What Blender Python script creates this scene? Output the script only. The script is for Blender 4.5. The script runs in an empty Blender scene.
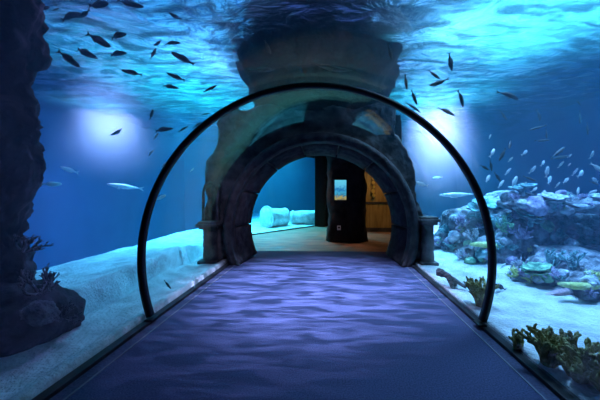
import bpy, bmesh, math, random
from mathutils import Vector, Matrix, noise, Euler
from mathutils.bvhtree import BVHTree
PI = math.pi
scene = bpy.context.scene
COL = scene.collection
R = random.Random(7)

# ------------------------------------------------------------------ camera
F = 290.0
YAW = math.radians(1.9)
CAM = Vector((0.155, 0.0, 1.4))
FW = Vector((-math.sin(YAW), math.cos(YAW), 0)); RT = Vector((math.cos(YAW), math.sin(YAW), 0))
cd = bpy.data.cameras.new('camera'); cam = bpy.data.objects.new('camera', cd); COL.objects.link(cam)
cam.location = CAM; cam.rotation_euler = (PI/2, 0, YAW)
cd.sensor_width = 36; cd.lens = 36*F/600; cd.shift_x = -18.4/600; cd.shift_y = -8/600; cd.clip_start = 0.02
scene.camera = cam

def ray(px, py):
    return FW + RT*((px-318.4)/F) + Vector((0, 0, (192-py)/F))
def at(px, py, Y):
    d = ray(px, py); return CAM + d*(Y/d.y)

# ------------------------------------------------------------------ helpers
def link(name, me, m=None, parent=None, smooth=True, loc=None, rot=None):
    o = bpy.data.objects.new(name, me); COL.objects.link(o)
    if m: me.materials.append(m)
    if parent: o.parent = parent
    if loc is not None: o.location = loc
    if rot is not None: o.rotation_euler = rot
    if smooth:
        for p in me.polygons: p.use_smooth = True
    return o
def fin(name, bm, m=None, parent=None, smooth=True, loc=None, rot=None, recalc=True):
    if recalc: bmesh.ops.recalc_face_normals(bm, faces=bm.faces)
    me = bpy.data.meshes.new(name); bm.to_mesh(me); bm.free()
    return link(name, me, m, parent, smooth, loc, rot)
def tag(o, label=None, cat=None, group=None, kind=None):
    if label: o['label'] = label
    if cat: o['category'] = cat
    if group: o['group'] = group
    if kind: o['kind'] = kind
    return o
def empty(name, loc, label, cat, group=None, rotz=0):
    o = bpy.data.objects.new(name, None); COL.objects.link(o); o.location = loc; o.rotation_euler = (0, 0, rotz)
    o.empty_display_size = 0.1
    return tag(o, label, cat, group)
def copy_tree(o, parent=None):
    c = o.copy(); COL.objects.link(c)
    if parent: c.parent = parent
    for ch in list(o.children): copy_tree(ch, c)
    return c
def add_box(bm, lo, hi, bev=0.0):
    r = bmesh.ops.create_cube(bm, size=1)
    vs = r['verts']
    for v in vs:
        v.co = Vector([lo[i] + (v.co[i]+.5)*(hi[i]-lo[i]) for i in range(3)])
    if bev:
        es = list({e for v in vs for e in v.link_edges})
        bmesh.ops.bevel(bm, geom=es, offset=bev, segments=2, affect='EDGES', profile=.6)
def fract(p, o=4):
    return noise.fractal(Vector(p), 1.0, 2.0, o)
def tube(bm, pts, rad, seg=8, cap=True):
    """a closed tapering tube through points"""
    pts = [Vector(p) for p in pts]; rings = []; up = None
    for i, p in enumerate(pts):
        t = (pts[min(i+1, len(pts)-1)] - pts[max(i-1, 0)]).normalized()
        if up is None:
            up = Vector((0, 0, 1)) if abs(t.z) < .9 else Vector((1, 0, 0))
        a = t.cross(up).normalized(); b = a.cross(t).normalized(); up = b
        rings.append([bm.verts.new(p + (a*math.cos(2*PI*k/seg) + b*math.sin(2*PI*k/seg))*rad[i]) for k in range(seg)])
    for r0, r1 in zip(rings, rings[1:]):
        for k in range(seg): bm.faces.new((r0[k], r0[(k+1) % seg], r1[(k+1) % seg], r1[k]))
    if cap:
        bm.faces.new(rings[0][::-1]); bm.faces.new(rings[-1])
def arc_sweep(bm, prof, cx, cz, a0, a1, n, zmin=None):
    """profile points (radius, y) swept round an axis parallel to Y"""
    rings = []
    for i in range(n+1):
        a = a0 + (a1-a0)*i/n
        rings.append([bm.verts.new((cx + r*math.cos(a), y, cz + r*math.sin(a) if zmin is None else max(zmin, cz + r*math.sin(a)))) for r, y in prof])
    k = len(prof)
    for r0, r1 in zip(rings, rings[1:]):
        for j in range(k): bm.faces.new((r0[j], r0[(j+1) % k], r1[(j+1) % k], r1[j]))
    bm.faces.new(rings[0]); bm.faces.new(rings[-1][::-1])

# ------------------------------------------------------------------ materials
def nm(name):
    m = bpy.data.materials.new(name); m.use_nodes = True; nt = m.node_tree
    return m, nt, nt.nodes, nt.links
def mat(name, c1, c2=None, rough=.8, scale=6, bump=0.0, bscale=None, metal=0, detail=6, spec=.3, stretch=(1, 1, 1), lo=.35, hi=.65):
    m, nt, N, L = nm(name); b = N['Principled BSDF']
    b.inputs['Roughness'].default_value = rough; b.inputs['Metallic'].default_value = metal
    b.inputs['Specular IOR Level'].default_value = spec
    tc = N.new('ShaderNodeTexCoord'); mp = N.new('ShaderNodeMapping'); mp.inputs['Scale'].default_value = stretch
    L.new(tc.outputs['Object'], mp.inputs['Vector'])
    if c2 is not None:
        n = N.new('ShaderNodeTexNoise'); n.inputs['Scale'].default_value = scale; n.inputs['Detail'].default_value = detail
        L.new(mp.outputs['Vector'], n.inputs['Vector'])
        r = N.new('ShaderNodeValToRGB'); r.color_ramp.elements[0].position = lo; r.color_ramp.elements[1].position = hi
        r.color_ramp.elements[0].color = (*c1, 1); r.color_ramp.elements[1].color = (*c2, 1)
        L.new(n.outputs['Fac'], r.inputs['Fac']); L.new(r.outputs['Color'], b.inputs['Base Color'])
    else: b.inputs['Base Color'].default_value = (*c1, 1)
    if bump:
        n2 = N.new('ShaderNodeTexNoise'); n2.inputs['Scale'].default_value = bscale or scale*3; n2.inputs['Detail'].default_value = 8
        L.new(mp.outputs['Vector'], n2.inputs['Vector'])
        bp = N.new('ShaderNodeBump'); bp.inputs['Strength'].default_value = bump; bp.inputs['Distance'].default_value = .05
        L.new(n2.outputs['Fac'], bp.inputs['Height']); L.new(bp.outputs['Normal'], b.inputs['Normal'])
    return m
def emis(name, c, s):
    m, nt, N, L = nm(name); b = N['Principled BSDF']; b.inputs['Base Color'].default_value = (0, 0, 0, 1)
    b.inputs['Emission Color'].default_value = (*c, 1); b.inputs['Emission Strength'].default_value = s
    return m

M = dict(
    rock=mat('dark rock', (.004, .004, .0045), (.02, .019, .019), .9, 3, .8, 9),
    reef=mat('reef rock', (.03, .035, .05), (.40, .39, .44), .95, 7, 1.0, 16, detail=10),
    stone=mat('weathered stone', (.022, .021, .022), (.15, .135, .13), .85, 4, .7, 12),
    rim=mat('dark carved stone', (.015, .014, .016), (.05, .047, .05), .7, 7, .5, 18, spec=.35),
    darkwall=mat('dark wall', (.012, .012, .014), (.035, .033, .033), .85, 5, .4, 16),
    sand=mat('white sand', (.50, .50, .49), (.82, .82, .80), .95, 3.5, .8, 26, detail=10),
    carpet=mat('carpet', (.048, .056, .115), (.10, .108, .20), .95, 90, .5, 220, spec=.1),
    lobby=mat('lobby floor', (.16, .082, .048), (.36, .195, .12), .5, 3, .15, 40, stretch=(.5, 3, 1), spec=.4),
    black=mat('black metal', (.004, .004, .005), None, .45, spec=.4),
    kerb=mat('black rubber kerb', (.012, .012, .014), (.03, .03, .035), .5, 8),
    border=mat('dark carpet border', (.05, .053, .10), (.09, .09, .16), .9, 60, .3, 160),
    strip=mat('grey strip', (.16, .16, .20), None, .7),
    tank=mat('deep blue tank wall', (.02, .07, .16), (.04, .11, .22), .9, .6),
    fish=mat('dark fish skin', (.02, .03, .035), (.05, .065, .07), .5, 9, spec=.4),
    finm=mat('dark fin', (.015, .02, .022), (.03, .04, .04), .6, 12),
    pale=mat('silver fish skin', (.55, .60, .62), (.80, .82, .80), .35, 7, spec=.5),
    pfin=mat('pale fin', (.45, .52, .55), (.62, .66, .66), .5, 9),
    eye=mat('fish eye', (.01, .01, .01), None, .2, spec=.6),
    c_brown=mat('brown coral', (.26, .22, .07), (.62, .54, .24), .9, 12, .6, 40),
    c_dark=mat('dark coral', (.06, .06, .07), (.20, .19, .20), .9, 10, .6, 40),
    c_white=mat('white coral', (.22, .26, .34), (.88, .88, .92), .9, 10, .6, 30),
    c_lav=mat('lavender coral', (.18, .13, .28), (.80, .68, .88), .9, 10, .6, 30),
    c_green=mat('green coral', (.06, .20, .14), (.45, .78, .48), .9, 9, .6, 30),
    c_yel=mat('yellow coral', (.55, .58, .18), (.78, .80, .38), .9, 9, .6, 30),
    c_teal=mat('teal coral', (.05, .18, .22), (.50, .80, .80), .9, 9, .6, 30),
    c_pink=mat('pink coral', (.55, .32, .38), (.75, .55, .58), .9, 9, .6, 30),
    wood=mat('driftwood', (.07, .065, .07), (.26, .24, .24), .9, 14, .8, 30),
    marble=mat('pale sunken stone', (.52, .56, .55), (.82, .84, .80), .9, 6, .7, 18),
    amber=mat('amber wood panel', (.22, .13, .035), (.40, .26, .08), .6, 2.5, .2, 20, stretch=(4, 4, .6)),
    gold=mat('gold disc', (.75, .52, .12), None, .35, metal=.6),
    plastic=mat('white plastic', (.75, .75, .75), None, .4),
)

def acrylic():
    m, nt, N, L = nm('clear acrylic'); N.remove(N['Principled BSDF']); out = N['Material Output']
    tr = N.new('ShaderNodeBsdfTransparent'); tr.inputs['Color'].default_value = (.985, .99, 1, 1)
    gl = N.new('ShaderNodeBsdfGlossy'); gl.inputs['Roughness'].default_value = .03
    lw = N.new('ShaderNodeLayerWeight'); lw.inputs['Blend'].default_value = .5
    pw = N.new('ShaderNodeMath'); pw.operation = 'POWER'; pw.inputs[1].default_value = 5
    ma = N.new('ShaderNodeMath'); ma.operation = 'MULTIPLY_ADD'; ma.inputs[1].default_value = .8; ma.inputs[2].default_value = .018
    tc = N.new('ShaderNodeTexCoord'); n = N.new('ShaderNodeTexNoise'); n.inputs['Scale'].default_value = 1.3; n.inputs['Detail'].default_value = 2
    L.new(tc.outputs['Object'], n.inputs['Vector'])
    bp = N.new('ShaderNodeBump'); bp.inputs['Strength'].default_value = .03; bp.inputs['Distance'].default_value = .05
    L.new(n.outputs['Fac'], bp.inputs['Height']); L.new(bp.outputs['Normal'], gl.inputs['Normal'])
    mx = N.new('ShaderNodeMixShader')
    L.new(lw.outputs['Facing'], pw.inputs[0]); L.new(pw.outputs[0], ma.inputs[0]); L.new(ma.outputs[0], mx.inputs['Fac'])
    L.new(tr.outputs[0], mx.inputs[1]); L.new(gl.outputs[0], mx.inputs[2]); L.new(mx.outputs[0], out.inputs['Surface'])
    return m
M['acrylic'] = acrylic()

def water_volume():
    m, nt, N, L = nm('blue tank water'); N.remove(N['Principled BSDF']); out = N['Material Output']
    sc = N.new('ShaderNodeVolumeScatter'); sc.inputs['Color'].default_value = (.18, .68, 1.0, 1); sc.inputs['Density'].default_value = .022
    sc.inputs['Anisotropy'].default_value = .25
    ab = N.new('ShaderNodeVolumeAbsorption'); ab.inputs['Color'].default_value = (.25, .68, .90, 1); ab.inputs['Density'].default_value = .20
    ad = N.new('ShaderNodeAddShader'); L.new(sc.outputs[0], ad.inputs[0]); L.new(ab.outputs[0], ad.inputs[1])
    L.new(ad.outputs[0], out.inputs['Volume'])
    return m
M['water'] = water_volume()

def surface_mat():
    m, nt, N, L = nm('rippled water surface'); N.remove(N['Principled BSDF']); out = N['Material Output']
    tc = N.new('ShaderNodeTexCoord')
    mp = N.new('ShaderNodeMapping'); mp.inputs['Scale'].default_value = (1.0, 1.5, 1); mp.inputs['Rotation'].default_value = (0, 0, .5)
    L.new(tc.outputs['Object'], mp.inputs['Vector'])
    n = N.new('ShaderNodeTexNoise'); n.inputs['Scale'].default_value = 1.9; n.inputs['Detail'].default_value = 8; n.inputs['Distortion'].default_value = 1.2
    L.new(mp.outputs['Vector'], n.inputs['Vector'])
    bp = N.new('ShaderNodeBump'); bp.inputs['Strength'].default_value = .45; bp.inputs['Distance'].default_value = .25
    L.new(n.outputs['Fac'], bp.inputs['Height'])
    # noise in the transparency breaks the lamp light into rippled patches
    n2 = N.new('ShaderNodeTexNoise'); n2.inputs['Scale'].default_value = 1.1; n2.inputs['Detail'].default_value = 3; n2.inputs['Distortion'].default_value = 1.6
    mp2 = N.new('ShaderNodeMapping'); mp2.inputs['Scale'].default_value = (.8, 2.2, 1); mp2.inputs['Rotation'].default_value = (0, 0, -.2)
    L.new(tc.outputs['Object'], mp2.inputs['Vector']); L.new(mp2.outputs['Vector'], n2.inputs['Vector'])
    r = N.new('ShaderNodeValToRGB'); r.color_ramp.elements[0].position = .40; r.color_ramp.elements[1].position = .62
    r.color_ramp.elements[0].color = (.06, .06, .06, 1); r.color_ramp.elements[1].color = (.75, .75, .75, 1)
    L.new(n2.outputs['Fac'], r.inputs['Fac'])
    gl = N.new('ShaderNodeBsdfGlossy'); gl.inputs['Roughness'].default_value = .06; gl.inputs['Color'].default_value = (.8, .85, .9, 1)
    L.new(bp.outputs['Normal'], gl.inputs['Normal'])
    tl = N.new('ShaderNodeBsdfTranslucent'); tl.inputs['Color'].default_value = (.25, .95, .80, 1); L.new(bp.outputs['Normal'], tl.inputs['Normal'])
    tr = N.new('ShaderNodeBsdfTransparent')
    m1 = N.new('ShaderNodeMixShader'); m1.inputs['Fac'].default_value = .10
    L.new(gl.outputs[0], m1.inputs[1]); L.new(tl.outputs[0], m1.inputs[2])
    m2 = N.new('ShaderNodeMixShader'); L.new(r.outputs['Color'], m2.inputs['Fac'])
    L.new(m1.outputs[0], m2.inputs[1]); L.new(tr.outputs[0], m2.inputs[2])
    L.new(m2.outputs[0], out.inputs['Surface'])
    return m
M['surface'] = surface_mat()

# ------------------------------------------------------------------ constants of the place
TZ, TR = 0.67, 1.878            # tunnel axis height and inner radius
Y0, YP = -2.5, 5.56            # tunnel start behind the camera, portal face
ZS = 4.2                       # water level
LOB = (-4.2, 4.2, 6.3, 11.9, 2.95)  # lobby x0 x1 y0 y1 ceiling

# ------------------------------------------------------------------ floors, kerbs
bm = bmesh.new(); add_box(bm, (-1.62, Y0, -.06), (1.62, YP+.1, 0)); add_box(bm, (-1.55, YP+.1, -.06), (1.55, 6.85, .0)); tag(fin('floor', bm, M['carpet'], smooth=False), kind='structure')
bm = bmesh.new(); 
bm.faces.new([bm.verts.new((x, y, -.002)) for x, y in ((-2.15, 6.33), (1.62, 6.33), (3.1, 11.95), (-.38, 11.95), (-.38, 11.9), (-3.0, 8.56))])
tag(fin('floor_lobby', bm, M['lobby'], smooth=False, recalc=False), kind='structure')
for s, side in ((-1, 'left'), (1, 'right')):
    bm = bmesh.new()
    add_box(bm, (min(s*1.72, s*1.80), Y0, -.06), (max(s*1.72, s*1.82), YP, .035), .006)
    k = tag(fin('baseboard_'+side, bm, M['kerb'], smooth=False), kind='structure')
    bm = bmesh.new(); add_box(bm, (min(s*1.62, s*1.72), Y0, -.06), (max(s*1.62, s*1.72), YP, .004)); fin('border_strip', bm, M['border'], k, smooth=False)
    bm = bmesh.new(); add_box(bm, (min(s*1.612, s*1.624), Y0, -.01), (max(s*1.612, s*1.624), YP, .006)); fin('edge_strip', bm, M['strip'], k, smooth=False)

# ------------------------------------------------------------------ acrylic vault
a0 = -math.asin((TZ-.05)/TR)
bm = bmesh.new(); arc_sweep(bm, [(TR, Y0), (TR+.06, Y0), (TR+.06, YP+.1), (TR, YP+.1)], 0, TZ, a0, PI-a0, 96)
bmesh.ops.recalc_face_normals(bm, faces=bm.faces)
bmesh.ops.split_edges(bm, edges=[e for e in bm.edges if len(e.link_faces) == 2 and e.calc_face_angle(0) > .8])
w1 = fin('window_1', bm, M['acrylic'], recalc=False)
tag(w1, kind='structure', label='clear acrylic vault of the tunnel')

# the black joint ring
bm = bmesh.new(); yr = 3.05
arc_sweep(bm, [(TR-.056, yr-.035), (TR-.004, yr-.035), (TR-.004, yr+.035), (TR-.056, yr+.035)], 0, TZ, a0+.005, PI-a0-.005, 128)
for f in bm.faces: f.smooth = False
bmesh.ops.bevel(bm, geom=[e for e in bm.edges if len(e.link_faces) == 2 and e.calc_face_angle(0) > .8], offset=.008, segments=2, affect='EDGES')
ring = tag(fin('support_ring', bm, M['black']), 'black metal arch ring spanning the acrylic tunnel from floor to floor', 'ring')
for s in (-1, 1):
    bm = bmesh.new(); x = s*(math.sqrt((TR-.04)**2-(TZ-.05)**2)); add_box(bm, (x-.05, yr-.06, .034), (x+.035, yr+.06, .05), .004)
    fin('foot_plate', bm, M['black'], ring, smooth=False)

# ------------------------------------------------------------------ stone archway
arch = empty('stone_archway', (0, YP, 0), 'dark weathered stone archway with moulded rim at the far end of the tunnel', 'archway')
def T(bm):      # world -> local of the archway
    for v in bm.verts: v.co -= Vector((0, YP, 0))
outline = [(2.15, -.05), (2.15, .85), (2.0, .95), (1.9, 1.6), (1.75, 2.2), (1.52, 2.75), (1.45, 3.06), (-1.6, 3.06), (-1.75, 3.15), (-2.05, 2.75), (-2.2, 2.3), (-2.38, 2.05), (-2.3, 1.25), (-2.4, .9), (-2.4, -.05)]
def r_out(a):
    d = Vector((math.cos(a), math.sin(a))); best = 3
    for (x0, z0), (x1, z1) in zip(outline, outline[1:]+outline[:1]):
        ex, ez = x1-x0, z1-z0; den = d.x*ez - d.y*ex
        if abs(den) < 1e-9: continue
        t = (x0*ez - (z0-TZ)*ex)/den; u = (x0*d.y - (z0-TZ)*d.x)/den
        if t > 0 and -1e-6 <= u <= 1+1e-6: best = min(best, t)
    return best
bm = bmesh.new(); NA, NR, RI = 150, 26, 1.66
A0 = -math.asin((TZ+.04)/RI); fr, bk = [], []
for i in range(NA+1):
    a = A0 + (PI-2*A0)*i/NA; ro = r_out(a); ro += .10*fract((ro*math.cos(a)*2.2, 3.1, ro*math.sin(a)*2.2)) if math.sin(a)*ro+TZ > 1.2 else 0
    row, rb = [], []
    for j in range(NR+1):
        r = RI + (max(ro, RI+.05)-RI)*j/NR
        x, z = r*math.cos(a), max(-.05, TZ + r*math.sin(a))
        y = YP + .10 - .10*fract((x*2.5, 0, z*2.5)) - .03*fract((x*9, 5, z*9))
        dx, dz = (x+2.12)/.13, (z-.85)           # blind niche on the left
        if abs(dx) < 1 and .8 < z < 1.45 + .12*math.sqrt(max(0, 1-dx*dx)): y += .22
        e = (j/NR)
        if e > .9 and z < 2.7: y += (e-.9)*2.0
        row.append(bm.verts.new((x, y, z)))
    for y in (YP+.35, YP+.74): rb.append(bm.verts.new((max(ro, RI+.05)*math.cos(a), y, max(-.05, TZ+max(ro, RI+.05)*math.sin(a)))))
    rb.append(bm.verts.new((RI*math.cos(a), YP+.74, max(-.05, TZ+RI*math.sin(a)))))
    fr.append(row + rb)
n = NR+4
for r0, r1 in zip(fr, fr[1:]):
    for j in range(n): bm.faces.new((r0[j], r0[(j+1) % n], r1[(j+1) % n], r1[j]))
T(bm); facade = fin('facade', bm, M['stone'], arch)
# moulded rim: a stepped profile round the opening
bm = bmesh.new(); AR = -math.asin(TZ/1.66)
arc_sweep(bm, [(1.665, YP-.02), (1.675, YP-.10), (1.70, YP-.13), (1.735, YP-.09), (1.75, YP-.12), (1.84, YP-.10), (1.873, YP-.04), (1.873, YP+.12), (1.64, YP+.3)], 0, TZ, AR, PI-AR, 96, zmin=0)
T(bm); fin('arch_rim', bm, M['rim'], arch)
# reveal of leaning panels
bm = bmesh.new()
NP = 9
arc_sweep(bm, [(1.685, YP+.02), (1.565, YP+.70), (1.75, YP+.70), (1.75, YP+.02)], 0, TZ, AR, PI-AR, 80, zmin=0)
for k in range(NP):
    b0 = AR + (PI-2*AR)*k/NP + .008; b1 = AR + (PI-2*AR)*(k+1)/NP - .008
    arc_sweep(bm, [(1.67, YP-.02), (1.54, YP+.68), (1.52, YP+.74), (1.69, YP+.74)], 0, TZ, b0, b1, 10, zmin=0)
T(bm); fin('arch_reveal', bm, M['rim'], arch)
def column(x, h, r):
    c_ = Vector((x, YP-.02, 0))
    bm = bmesh.new(); pts = [(x, YP-.02, z) for z in [i*h/10 for i in range(11)]]; tube(bm, pts, [r*(1.05-.1*i/10) for i in range(11)], 20)
    for v in bm.verts:
        d = v.co - Vector((x, YP-.02, v.co.z)); d *= 1 + .10*fract((v.co.x*8, v.co.y*8, v.co.z*5)); v.co = Vector((x, YP-.02, v.co.z)) + d
    T(bm); p = fin('column', bm, M['stone'], arch)
    bm = bmesh.new()
    for z0, z1, ww in ((h-.01, h+.05, r*1.25), (h+.05, h+.10, r*1.6), (h+.10, h+.14, r*1.35)): add_box(bm, (x-ww, YP-.02-ww, z0), (x+ww, YP-.02+ww, z1), .012)
    T(bm); fin('capital', bm, M['stone'], p, smooth=False)
    bm = bmesh.new(); add_box(bm, (x-r*1.4, YP-.02-r*1.4, -.03), (x+r*1.4, YP-.02+r*1.4, .1), .02); T(bm); fin('plinth', bm, M['stone'], p, smooth=False)
column(-2.12, .70, .13); column(2.03, .80, .115)
bm = bmesh.new()     # moulding round the niche
tube(bm, [(-2.26, YP-.02, .85), (-2.26, YP-.02, 1.4), (-2.22, YP-.02, 1.52), (-2.12, YP-.02, 1.58), (-2.02, YP-.02, 1.52), (-1.98, YP-.02, 1.4), (-1.98, YP-.02, .85)], [.03]*7, 8)
T(bm); fin('niche_moulding', bm, M['stone'], arch)

# ------------------------------------------------------------------ dark mass added above the lobby to darken the view overhead
def rock_loft(name, levels, m, ns=48, amp=.15, freq=1.6, seed=0, parent=None, pw=3.0):
    """levels: (z, cx, cy, rx, ry)"""
    bm = bmesh.new(); rings = []
    for z, cx, cy, rx, ry in levels:
        rg = []
        for k in range(ns):
            a = 2*PI*k/ns
            ca, sa = math.cos(a), math.sin(a); p = pw
            q = (abs(ca)**p + abs(sa)**p)**(-1/p)
            x, y = cx + rx*q*ca, cy + ry*q*sa
            d = amp*fract((x*freq+seed, y*freq, z*freq)) + amp*.35*fract((x*freq*4+seed, y*freq*4, z*freq*4))
            rg.append(bm.verts.new((x + d*ca, y + d*sa, z + .3*amp*fract((x*2, y*2, z*2+seed)))))
        rings.append(rg)
    for r0, r1 in zip(rings, rings[1:]):
        for k in range(ns): bm.faces.new((r0[k], r0[(k+1) % ns], r1[(k+1) % ns], r1[k]))
    bm.faces.new(rings[0][::-1]); bm.faces.new(rings[-1])
    return fin(name, bm, m, parent)
def interp(keys, n):
    out = []
    z0, z1 = keys[0][0], keys[-1][0]
    for i in range(n+1):
        z = z0 + (z1-z0)*i/n
        for a, b in zip(keys, keys[1:]):
            if a[0] <= z <= b[0]+1e-9:
                t = (z-a[0])/(b[0]-a[0]); out.append(tuple(a[j]+(b[j]-a[j])*t for j in range(len(a)))); break
    return out
tower = rock_loft('dark_mass', interp([(3.0, -.1, 7.62, 1.55, 1.95), (3.4, -.1, 7.6, 1.55, 1.98), (3.7, -.1, 7.5, 1.6, 2.1), (4.15, -.05, 7.3, 1.8, 2.3), (4.7, -.0, 7.3, 2.0, 2.4)], 22), M['rock'], 72, .2, 1.5, 3)
tag(tower, 'dark mass added above the stone archway for the dark band overhead', 'rock')

# ------------------------------------------------------------------ lobby
x0, x1, y0, y1, zc = LOB
WA, WB = Vector((-3.0, 8.56)), Vector((-.38, 11.9))      # ends of the angled window
PLAN = [(-2.15, y0), (1.62, y0), (3.1, y1+.1), (WB.x, y1+.1), (WB.x, WB.y), (WA.x, WA.y)]
def prism(bm, pts, z0, z1):
    a = [bm.verts.new((x, y, z0)) for x, y in pts]; b = [bm.verts.new((x, y, z1)) for x, y in pts]; n = len(pts)
    for i in range(n): bm.faces.new((a[i], a[(i+1) % n], b[(i+1) % n], b[i]))
    bm.faces.new(a[::-1]); bm.faces.new(b)
bm = bmesh.new(); prism(bm, [(-2.27, y0+.02), (1.72, y0+.02), (3.2, y1+.1), (WB.x-.1, y1+.1), (WA.x-.1, WA.y+.02)], zc, zc+.12); tag(fin('ceiling', bm, M['darkwall'], smooth=False), kind='structure')
bm = bmesh.new(); prism(bm, [(-2.15, y0+.02), (-2.27, y0+.02), (WA.x-.12, WA.y), (WA.x, WA.y)], -.06, zc); tag(fin('wall_left', bm, M['darkwall'], smooth=False), kind='structure')
bm = bmesh.new(); prism(bm, [(1.62, y0+.02), (1.74, y0+.02), (3.22, y1+.1), (3.1, y1+.1)], -.06, zc); tag(fin('wall_right', bm, M['darkwall'], smooth=False), kind='structure')
bm = bmesh.new(); add_box(bm, (.02, y1, -.06), (3.1, y1+.12, zc)); tag(fin('wall_back', bm, M['darkwall'], smooth=False), kind='structure')
WD = (WB-WA).normalized(); WN = Vector((-WD.y, WD.x))
def along(d0, d1, z0, z1):
    bm = bmesh.new(); prism(bm, [tuple(WA+WN*d0), tuple(WA+WN*d1), tuple(WB+WN*d1), tuple(WB+WN*d0)], z0, z1); return bm
tag(fin('wall_lintel', along(0, .1, 2.8, zc), M['darkwall'], smooth=False), kind='structure')
wd = tag(fin('window_2', along(.02, .07, .0, 2.8), M['acrylic'], smooth=False), kind='structure', label='tall clear window of the room, looking into the blue tank')
bm = bmesh.new(); add_box(bm, (WB.x, y1-.2, -.002), (WB.x+.42, y1+.14, zc), .02); fin('window_frame', bm, M['black'], wd, smooth=False)
fin('window_sill', along(-.06, .02, -.002, .03), M['black'], wd, smooth=False)

# ------------------------------------------------------------------ rocky pillar with the screen
pil = rock_loft('rock_pillar', interp([(-.002, .70, 8.45, .60, .42), (.25, .70, 8.45, .60, .42), (.4, .70, 8.45, .55, .38), (1.9, .70, 8.45, .54, .38), (2.945, .72, 8.45, .62, .44)], 34), M['darkwall'], 64, .07, 2.2, 8)
tag(pil, 'square dark rock-textured pillar in the room beyond the archway, carrying a lit screen', 'pillar', kind='thing')
yf = 8.45-.46
def screen_img():
    m, nt, N, L = nm('screen picture'); b = N['Principled BSDF']; b.inputs['Base Color'].default_value = (0, 0, 0, 1); b.inputs['Roughness'].default_value = .2
    tc = N.new('ShaderNodeTexCoord'); sx = N.new('ShaderNodeSeparateXYZ'); L.new(tc.outputs['Object'], sx.inputs[0])
    n = N.new('ShaderNodeTexNoise'); n.inputs['Scale'].default_value = 14; n.inputs['Detail'].default_value = 3; L.new(tc.outputs['Object'], n.inputs['Vector'])
    ad = N.new('ShaderNodeMath'); ad.operation = 'MULTIPLY_ADD'; ad.inputs[1].default_value = 1.75; ad.inputs[2].default_value = .28; L.new(sx.outputs['Z'], ad.inputs[0])
    a2 = N.new('ShaderNodeMath'); a2.operation = 'MULTIPLY_ADD'; a2.inputs[1].default_value = .5; L.new(n.outputs['Fac'], a2.inputs[0]); L.new(ad.outputs[0], a2.inputs[2])
    r = N.new('ShaderNodeValToRGB'); e = r.color_ramp.elements
    e[0].position = .0; e[0].color = (.02, .05, .12, 1); e[1].position = 1; e[1].color = (.15, .75, 1, 1)
    for p, c in ((.14, (.55, .45, .12)), (.26, (.05, .25, .40)), (.42, (.06, .48, .78)), (.55, (.02, .22, .55)), (.72, (.12, .62, .95))):
        q = e.new(p); q.color = (*c, 1)
    L.new(a2.outputs[0], r.inputs['Fac']); L.new(r.outputs['Color'], b.inputs['Emission Color']); b.inputs['Emission Strength'].default_value = .75
    return m
ps = at(340.5, 190, yf)
scr = empty('wall_screen', (ps.x, yf, ps.z), 'small upright lit screen showing a blue underwater picture on the dark pillar', 'screen')
bm = bmesh.new(); add_box(bm, (-.19, 0, -.31), (.19, .10, .31), .01); fin('housing', bm, M['black'], scr, smooth=False)
bm = bmesh.new(); add_box(bm, (-.16, -.006, -.275), (.16, .001, .275)); fin('display', bm, screen_img(), scr, smooth=False)
pk = at(339, 228, yf)
so = empty('wall_socket', (pk.x, yf, pk.z), 'small white socket plate low on the dark pillar under the screen', 'socket')
bm = bmesh.new(); add_box(bm, (-.05, 0, -.06), (.05, .06, .06), .006); fin('plate', bm, M['plastic'], so, smooth=False)
bm = bmesh.new(); add_box(bm, (-.028, -.008, -.01), (.028, .002, .035), .004); fin('switch', bm, M['black'], so, smooth=False)

# ------------------------------------------------------------------ amber panel with a string of gold discs
pa = empty('wood_panel', (1.95, 10.3, 0), 'tall amber wooden panel lit warmly behind the dark pillar', 'panel')
bm = bmesh.new(); add_box(bm, (-.85, 0, -.002), (.75, .08, 2.8)); fin('board', bm, M['amber'], pa, smooth=False)
bm = bmesh.new(); add_box(bm, (-.85, -.03, .98), (.75, .01, 1.05), .008); fin('rail', bm, M['rim'], pa, smooth=False)
bm = bmesh.new(); add_box(bm, (-.85, -.04, -.002), (.75, .01, .14), .008); fin('skirting', bm, M['rim'], pa, smooth=False)
gs = at(373.5, 182, 10.2)
ga = empty('disc_string', (gs.x, 10.22, 2.6), 'hanging string of small gold discs on the amber panel', 'garland')
bm = bmesh.new(); tube(bm, [(0, 0, 0), (0.01, 0, -.7), (0, 0, -1.4)], [.006]*3, 6); fin('cord', bm, M['gold'], ga)
for k in range(9):
    bm = bmesh.new(); tube(bm, [(.012*(-1)**k, -.03, -.12-.15*k), (.012*(-1)**k, .03, -.12-.15*k)], [.045+.012*((k*5) % 3)]*2, 16); fin('disc', bm, M['gold'], ga, smooth=False)

# ------------------------------------------------------------------ sand beds
def sand(name, xa, xb, ya, yb, h, nx=90, ny=120):
    bm = bmesh.new(); g = []
    for j in range(ny+1):
        row = []
        for i in range(nx+1):
            y = ya + (yb-ya)*j/ny; xs = xa(y); u = i/nx; x = xs + (xb-xs)*u**1.6
            row.append(bm.verts.new((x, y, h(x, y))))
        g.append(row)
    for r0, r1 in zip(g, g[1:]):
        for a, b, c, d in zip(r0, r0[1:], r1[1:], r1): bm.faces.new((a, b, c, d))
    ret = bmesh.ops.extrude_face_region(bm, geom=bm.faces[:])
    for v in ret['geom']:
        if isinstance(v, bmesh.types.BMVert): v.co.z = -3
    return tag(fin(name, bm, M['sand']), 'white sand of the tank bed', kind='structure')
def nz(x, y): return .05*fract((x*.7, y*.7, 0)) + .026*fract((x*3.5, y*3.5, 2)) + .010*fract((x*13, y*13, 7)) + .006*math.sin(9*y + 3*x + 2*fract((x, y, 1)))
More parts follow.
